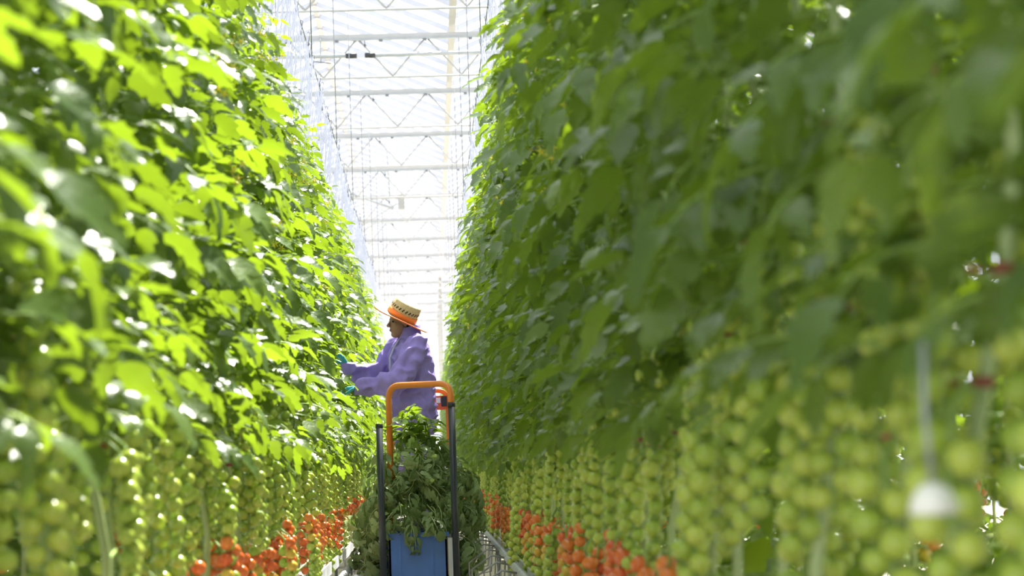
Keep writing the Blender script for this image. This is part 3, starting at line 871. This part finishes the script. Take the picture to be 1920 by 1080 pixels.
LS, LE, LW = Vector((0.02, 0.185, 1.35)), Vector((0.20, 0.255, 1.07)), Vector((0.45, 0.16, 1.045))
RS, RE, RW = Vector((0.04, -0.185, 1.35)), Vector((0.23, -0.255, 1.13)), Vector((0.43, -0.18, 1.205))
HD = Vector((0.075, 0.0, 1.525))
b = MB()
b.ball(HD + Vector((-0.012, 0, 0.035)), 0.094, 0.074, 0.092, 'skin', 20, 14)          # cranium
b.ball(HD + Vector((0.022, 0, -0.035)), 0.062, 0.060, 0.080, 'skin', 18, 12)          # face
b.ball(HD + Vector((0.045, 0, -0.092)), 0.034, 0.036, 0.026, 'skin', 14, 10)          # chin
b.ball(HD + Vector((0.066, 0, 0.018)), 0.020, 0.048, 0.014, 'skin', 14, 8)            # brow
cap_chain(b, [HD + Vector((0.078, 0, 0.006)), HD + Vector((0.100, 0, -0.028))], [0.009, 0.013], 'skin', 10)   # nose
for s in (1, -1):
    b.ball(HD + Vector((0.094, 0.012*s, -0.031)), 0.010, 0.008, 0.008, 'skin', 8, 6)
    b.ball(HD + Vector((0.052, 0.036*s, -0.022)), 0.022, 0.020, 0.022, 'skin', 10, 8)   # cheek
    b.ball(HD + Vector((-0.008, 0.073*s, -0.012)), 0.019, 0.008, 0.031, 'skin', 10, 8)  # ear
b.ball(HD + Vector((0.078, 0, -0.055)), 0.011, 0.024, 0.006, 'skin', 10, 6)
b.ball(HD + Vector((0.076, 0, -0.067)), 0.012, 0.022, 0.007, 'skin', 10, 6)
cap_chain(b, [Vector((0.015, 0, 1.36)), HD + Vector((-0.012, 0, -0.05))], [0.058, 0.052], 'skin', 16)
loft(b, [(0.84, 0, 0.11, 0.15), (0.95, 0, 0.11, 0.155), (1.10, 0.01, 0.105, 0.14), (1.26, 0.02, 0.11, 0.165), (1.36, 0.02, 0.085, 0.16), (1.41, 0.015, 0.05, 0.07)], 'skin')
cap_chain(b, [LS, LE, LW], [0.052, 0.042, 0.030], 'skin'); cap_chain(b, [RS, RE, RW], [0.052, 0.042, 0.030], 'skin')
for s in (1, -1):
    cap_chain(b, [Vector((0, 0.085*s, 0.86)), Vector((0.01, 0.09*s, 0.48)), Vector((-0.01, 0.09*s, 0.09))], [0.085, 0.058, 0.042], 'skin')
    cap_chain(b, [Vector((-0.02, 0.09*s, 0.05)), Vector((0.13, 0.1*s, 0.035))], [0.04, 0.03], 'skin')
obj('body', fused('body', b, 0.0055, 3, 'skin'), person)
for s in (1, -1):
    m1 = MB(); m1.ball(HD + Vector((0.074, 0.031*s, 0.0)), 0.007, 0.012, 0.006, 'eye', 10, 8); obj('eye', m1, person)
m1 = MB(); m1.ball(HD + Vector((0.084, 0, -0.061)), 0.007, 0.019, 0.005, 'lip', 10, 6); obj('lips', m1, person)
h = MB(); h.ball(HD + Vector((-0.022, 0, 0.035)), 0.092, 0.079, 0.094, 'hair', 18, 12); h.ball(HD + Vector((-0.062, 0, -0.03)), 0.038, 0.058, 0.05, 'hair', 14, 10)
obj('hair', fused('hair', h, 0.007, 3, 'hair', lambda c: 0.003*math.sin(90*c.y + 40*c.z)), person)

# coverall
def folds(c):
    n1 = noise.noise(Vector((c.x*9, c.y*9, c.z*5))); n2 = noise.noise(Vector((c.x*9 + c.z*9, c.y*9, c.z*7 - c.x*6)))
    n3 = noise.noise(Vector((c.x*30 + c.y*12, c.y*14, c.z*6 + c.x*18)))
    return 0.020*n1 + 0.026*(0.6 - 2*abs(n2)) + 0.010*n3 - 0.004
c_ = MB()
loft(c_, [(0.70, 0.0, 0.165, 0.205), (0.9, 0.0, 0.165, 0.21), (1.0, 0.0, 0.155, 0.2), (1.12, 0.005, 0.16, 0.205), (1.27, 0.015, 0.155, 0.215), (1.345, 0.015, 0.125, 0.20), (1.39, 0.012, 0.085, 0.13), (1.42, 0.012, 0.07, 0.075)], 'lilac')
cap_chain(c_, [LS + Vector((0, 0, -0.01)), LE, LW], [0.088, 0.088, 0.058], 'lilac')
cap_chain(c_, [LE + Vector((0.02, 0, -0.035)), LW.lerp(LE, 0.25) + Vector((0, 0, -0.03))], [0.075, 0.055], 'lilac')
cap_chain(c_, [RS + Vector((0, 0, -0.01)), RE, RW], [0.086, 0.080, 0.050], 'lilac')
cap_chain(c_, [RE + Vector((0.0, 0, -0.04)), RW.lerp(RE, 0.3) + Vector((0, 0, -0.035))], [0.075, 0.05], 'lilac')
for s in (1, -1):
    cap_chain(c_, [Vector((0, 0.095*s, 0.80)), Vector((0.01, 0.1*s, 0.48)), Vector((-0.01, 0.1*s, 0.14))], [0.11, 0.09, 0.075], 'lilac')
obj('coverall', fused('coverall', c_, 0.011, 4, 'lilac', folds), person)
# standing collar
m1 = MB(); n = 32; vs = []
for (z, a, bb, cx) in ((1.395, 0.088, 0.10, 0.012), (1.435, 0.082, 0.088, 0.014), (1.475, 0.084, 0.088, 0.012), (1.478, 0.076, 0.080, 0.012), (1.435, 0.072, 0.078, 0.014), (1.40, 0.07, 0.08, 0.012)):
    for j in range(n):
        q = 0.22 + (2*PI - 0.44)*j/(n-1)
        back = (1 - math.cos(q))/2
        vs.append((cx + a*math.cos(q), bb*math.sin(q), z + 0.028*back + 0.003*math.sin(5*q)))
fs = [(i*n+j, i*n+j+1, (i+1)*n+j+1, (i+1)*n+j) for i in range(5) for j in range(n-1)]
m1.add(vs, fs, 'lilac'); obj('collar', m1, person)
m1 = MB()
zpts = [(0.092, 0.02, 1.405), (0.140, 0.02, 1.34), (0.176, 0.02, 1.26), (0.176, 0.02, 1.12), (0.168, 0.02, 1.0), (0.172, 0.02, 0.85)]
m1.tube(zpts, 0.007, 'zip', 6); obj('zipper', m1, person)
# gloves with five fingers
def glove(wrist, d, up, curl, side):
    d = d.normalized(); s = d.cross(up).normalized() * side; n = s.cross(d).normalized() * side
    g = MB(); k = 'glove'
    pc = wrist + d*0.055
    cap_chain(g, [wrist - d*0.03, wrist + d*0.02], [0.030, 0.027], k, 12)
    for i in range(4):
        a = wrist + d*0.02 + s*(-0.018 + 0.012*i); e = wrist + d*0.092 + s*(-0.030 + 0.020*i)
        cap_chain(g, [a, e], [0.015, 0.0125], k, 10)
    for i, L in enumerate((0.068, 0.078, 0.073, 0.056)):
        p = wrist + d*0.092 + s*(-0.030 + 0.020*i)
        dirv = d + s*(-0.12 + 0.08*i); pts = [p]; q = p
        for j, f in enumerate((0.45, 0.32, 0.23)):
            a = curl*(j + 0.6)
            q = q + (dirv.normalized()*math.cos(a) - n*math.sin(a)) * L*f; pts.append(q)
        cap_chain(g, pts, [0.0098, 0.0092, 0.0086, 0.0075], k, 8)
    t0 = wrist + d*0.025 - s*0.026
    t1 = t0 + d*0.030 - s*0.026 - n*0.012; t2 = t1 + d*0.030 - s*0.008 - n*0.016; t3 = t2 + d*0.022 + s*0.002 - n*0.012
    cap_chain(g, [t0, t1, t2, t3], [0.014, 0.0115, 0.010, 0.0085], k, 8)
    return fused('glove', g, 0.0035, 2, k)
obj('glove', glove(LW, (LW - LE) + Vector((0.1, -0.05, 0.0)), Vector((0, 0, 1)), 0.45, 1), person)
obj('glove', glove(RW, Vector((0.5, -0.05, 0.75)), Vector((-0.6, 0, 0.4)), 0.5, -1), person)
for s in (1, -1):
    g = MB(); cap_chain(g, [Vector((-0.03, 0.1*s, 0.055)), Vector((0.13, 0.11*s, 0.043))], [0.055, 0.043], 'boot'); cap_chain(g, [Vector((-0.02, 0.1*s, 0.06)), Vector((-0.015, 0.1*s, 0.2))], [0.055, 0.06], 'boot')
    def sole(c): return 0.0
    me = fused('boot', g, 0.008, 3, 'boot')
    for v in me.vertices: v.co.z = max(v.co.z, 0.002)
    obj('boot', me, person)
# straw hat, tipped back
hat = obj('straw_hat', (lambda mb: (mb.lathe([(0.0, 0.128), (0.06, 0.130), (0.096, 0.126), (0.105, 0.116), (0.108, 0.06), (0.113, 0.006), (0.108, 0.0), (0.10, 0.05), (0.098, 0.112), (0.0, 0.12)], 'straw', 40), mb)[1])(MB()), person)
hat.matrix_local = Matrix.Translation(HD + Vector((-0.003, 0, 0.034))) @ Matrix.Rotation(R(-24), 4, 'Y') @ Matrix.Rotation(R(-25), 4, 'X')
m1 = MB(); n = 56; vs = []
prof = [(0.108, 0.004), (0.14, 0.000), (0.18, 0.002), (0.212, 0.006), (0.216, 0.002), (0.18, -0.004), (0.14, -0.006), (0.108, -0.002)]
for (r, z) in prof:
    for j in range(n):
        q = 2*PI*j/n; vs.append((r*1.0*math.cos(q), r*math.sin(q)*0.95, z + (0.018*math.sin(q)**2 - 0.012*math.cos(q)*math.cos(q)) * (r - 0.108)/0.108))
N_ = len(prof)
m1.add(vs, [(i*n+j, i*n+(j+1)%n, ((i+1)%N_)*n+(j+1)%n, ((i+1)%N_)*n+j) for i in range(N_) for j in range(n)], 'straw_brim')
obj('brim', m1, hat)
m1 = MB()
rimpts = [((0.215)*math.cos(2*PI*j/n), 0.215*0.95*math.sin(2*PI*j/n), 0.003 + 0.018*math.sin(2*PI*j/n)**2 - 0.012*math.cos(2*PI*j/n)**2) for j in range(n + 1)]
m1.tube(rimpts, 0.005, 'band', 6, False); obj('brim_edge', m1, hat)
m1 = MB(); m1.lathe([(0.1145, 0.008), (0.1175, 0.008), (0.1145, 0.047), (0.1105, 0.047)], 'band', 40, closed=True); obj('hat_band', m1, hat)
m1 = MB()
for j in range(26):
    q = 2*PI*j/26; r = 0.1118; z0 = 0.062
    c, s_ = math.cos(q), math.sin(q); tx, ty = -s_, c
    hw = 0.0055
    for (dz, off) in ((0.0, -0.003), (0.010, 0.003)):
        m1.add([(c*r + tx*(off - hw), s_*r + ty*(off - hw), z0 + dz), (c*r + tx*(off + hw), s_*r + ty*(off + hw), z0 + dz),
                (c*(r-0.0006) + tx*(off + hw), s_*(r-0.0006) + ty*(off + hw), z0 + dz + 0.011), (c*(r-0.0006) + tx*(off - hw), s_*(r-0.0006) + ty*(off - hw), z0 + dz + 0.011)], [(0,1,2,3)], 'black_plastic')
o = obj('woven_pattern', m1, hat); o['kind'] = 'stuff'

# ------------------------------------------------------------------ white domed cap hanging among the shaded row's fruit
dm = tag(empty('domed_cap', (0.475, 1.88, 0.945)), 'white domed cap hanging on a grey rod among the green tomatoes', 'cap')
m1 = MB(); m1.lathe([(0.0, 0.026), (0.008, 0.025), (0.016, 0.019), (0.022, 0.008), (0.024, -0.004), (0.022, -0.004), (0.014, 0.012), (0.0, 0.018)], 'white_plastic', 24); obj('dome', m1, dm)
m1 = MB(); m1.tube([(0, 0, 0.02), (-0.004, 0, 0.09), (-0.002, 0, 0.16)], 0.003, 'grey_steel', 6); obj('rod', m1, dm)
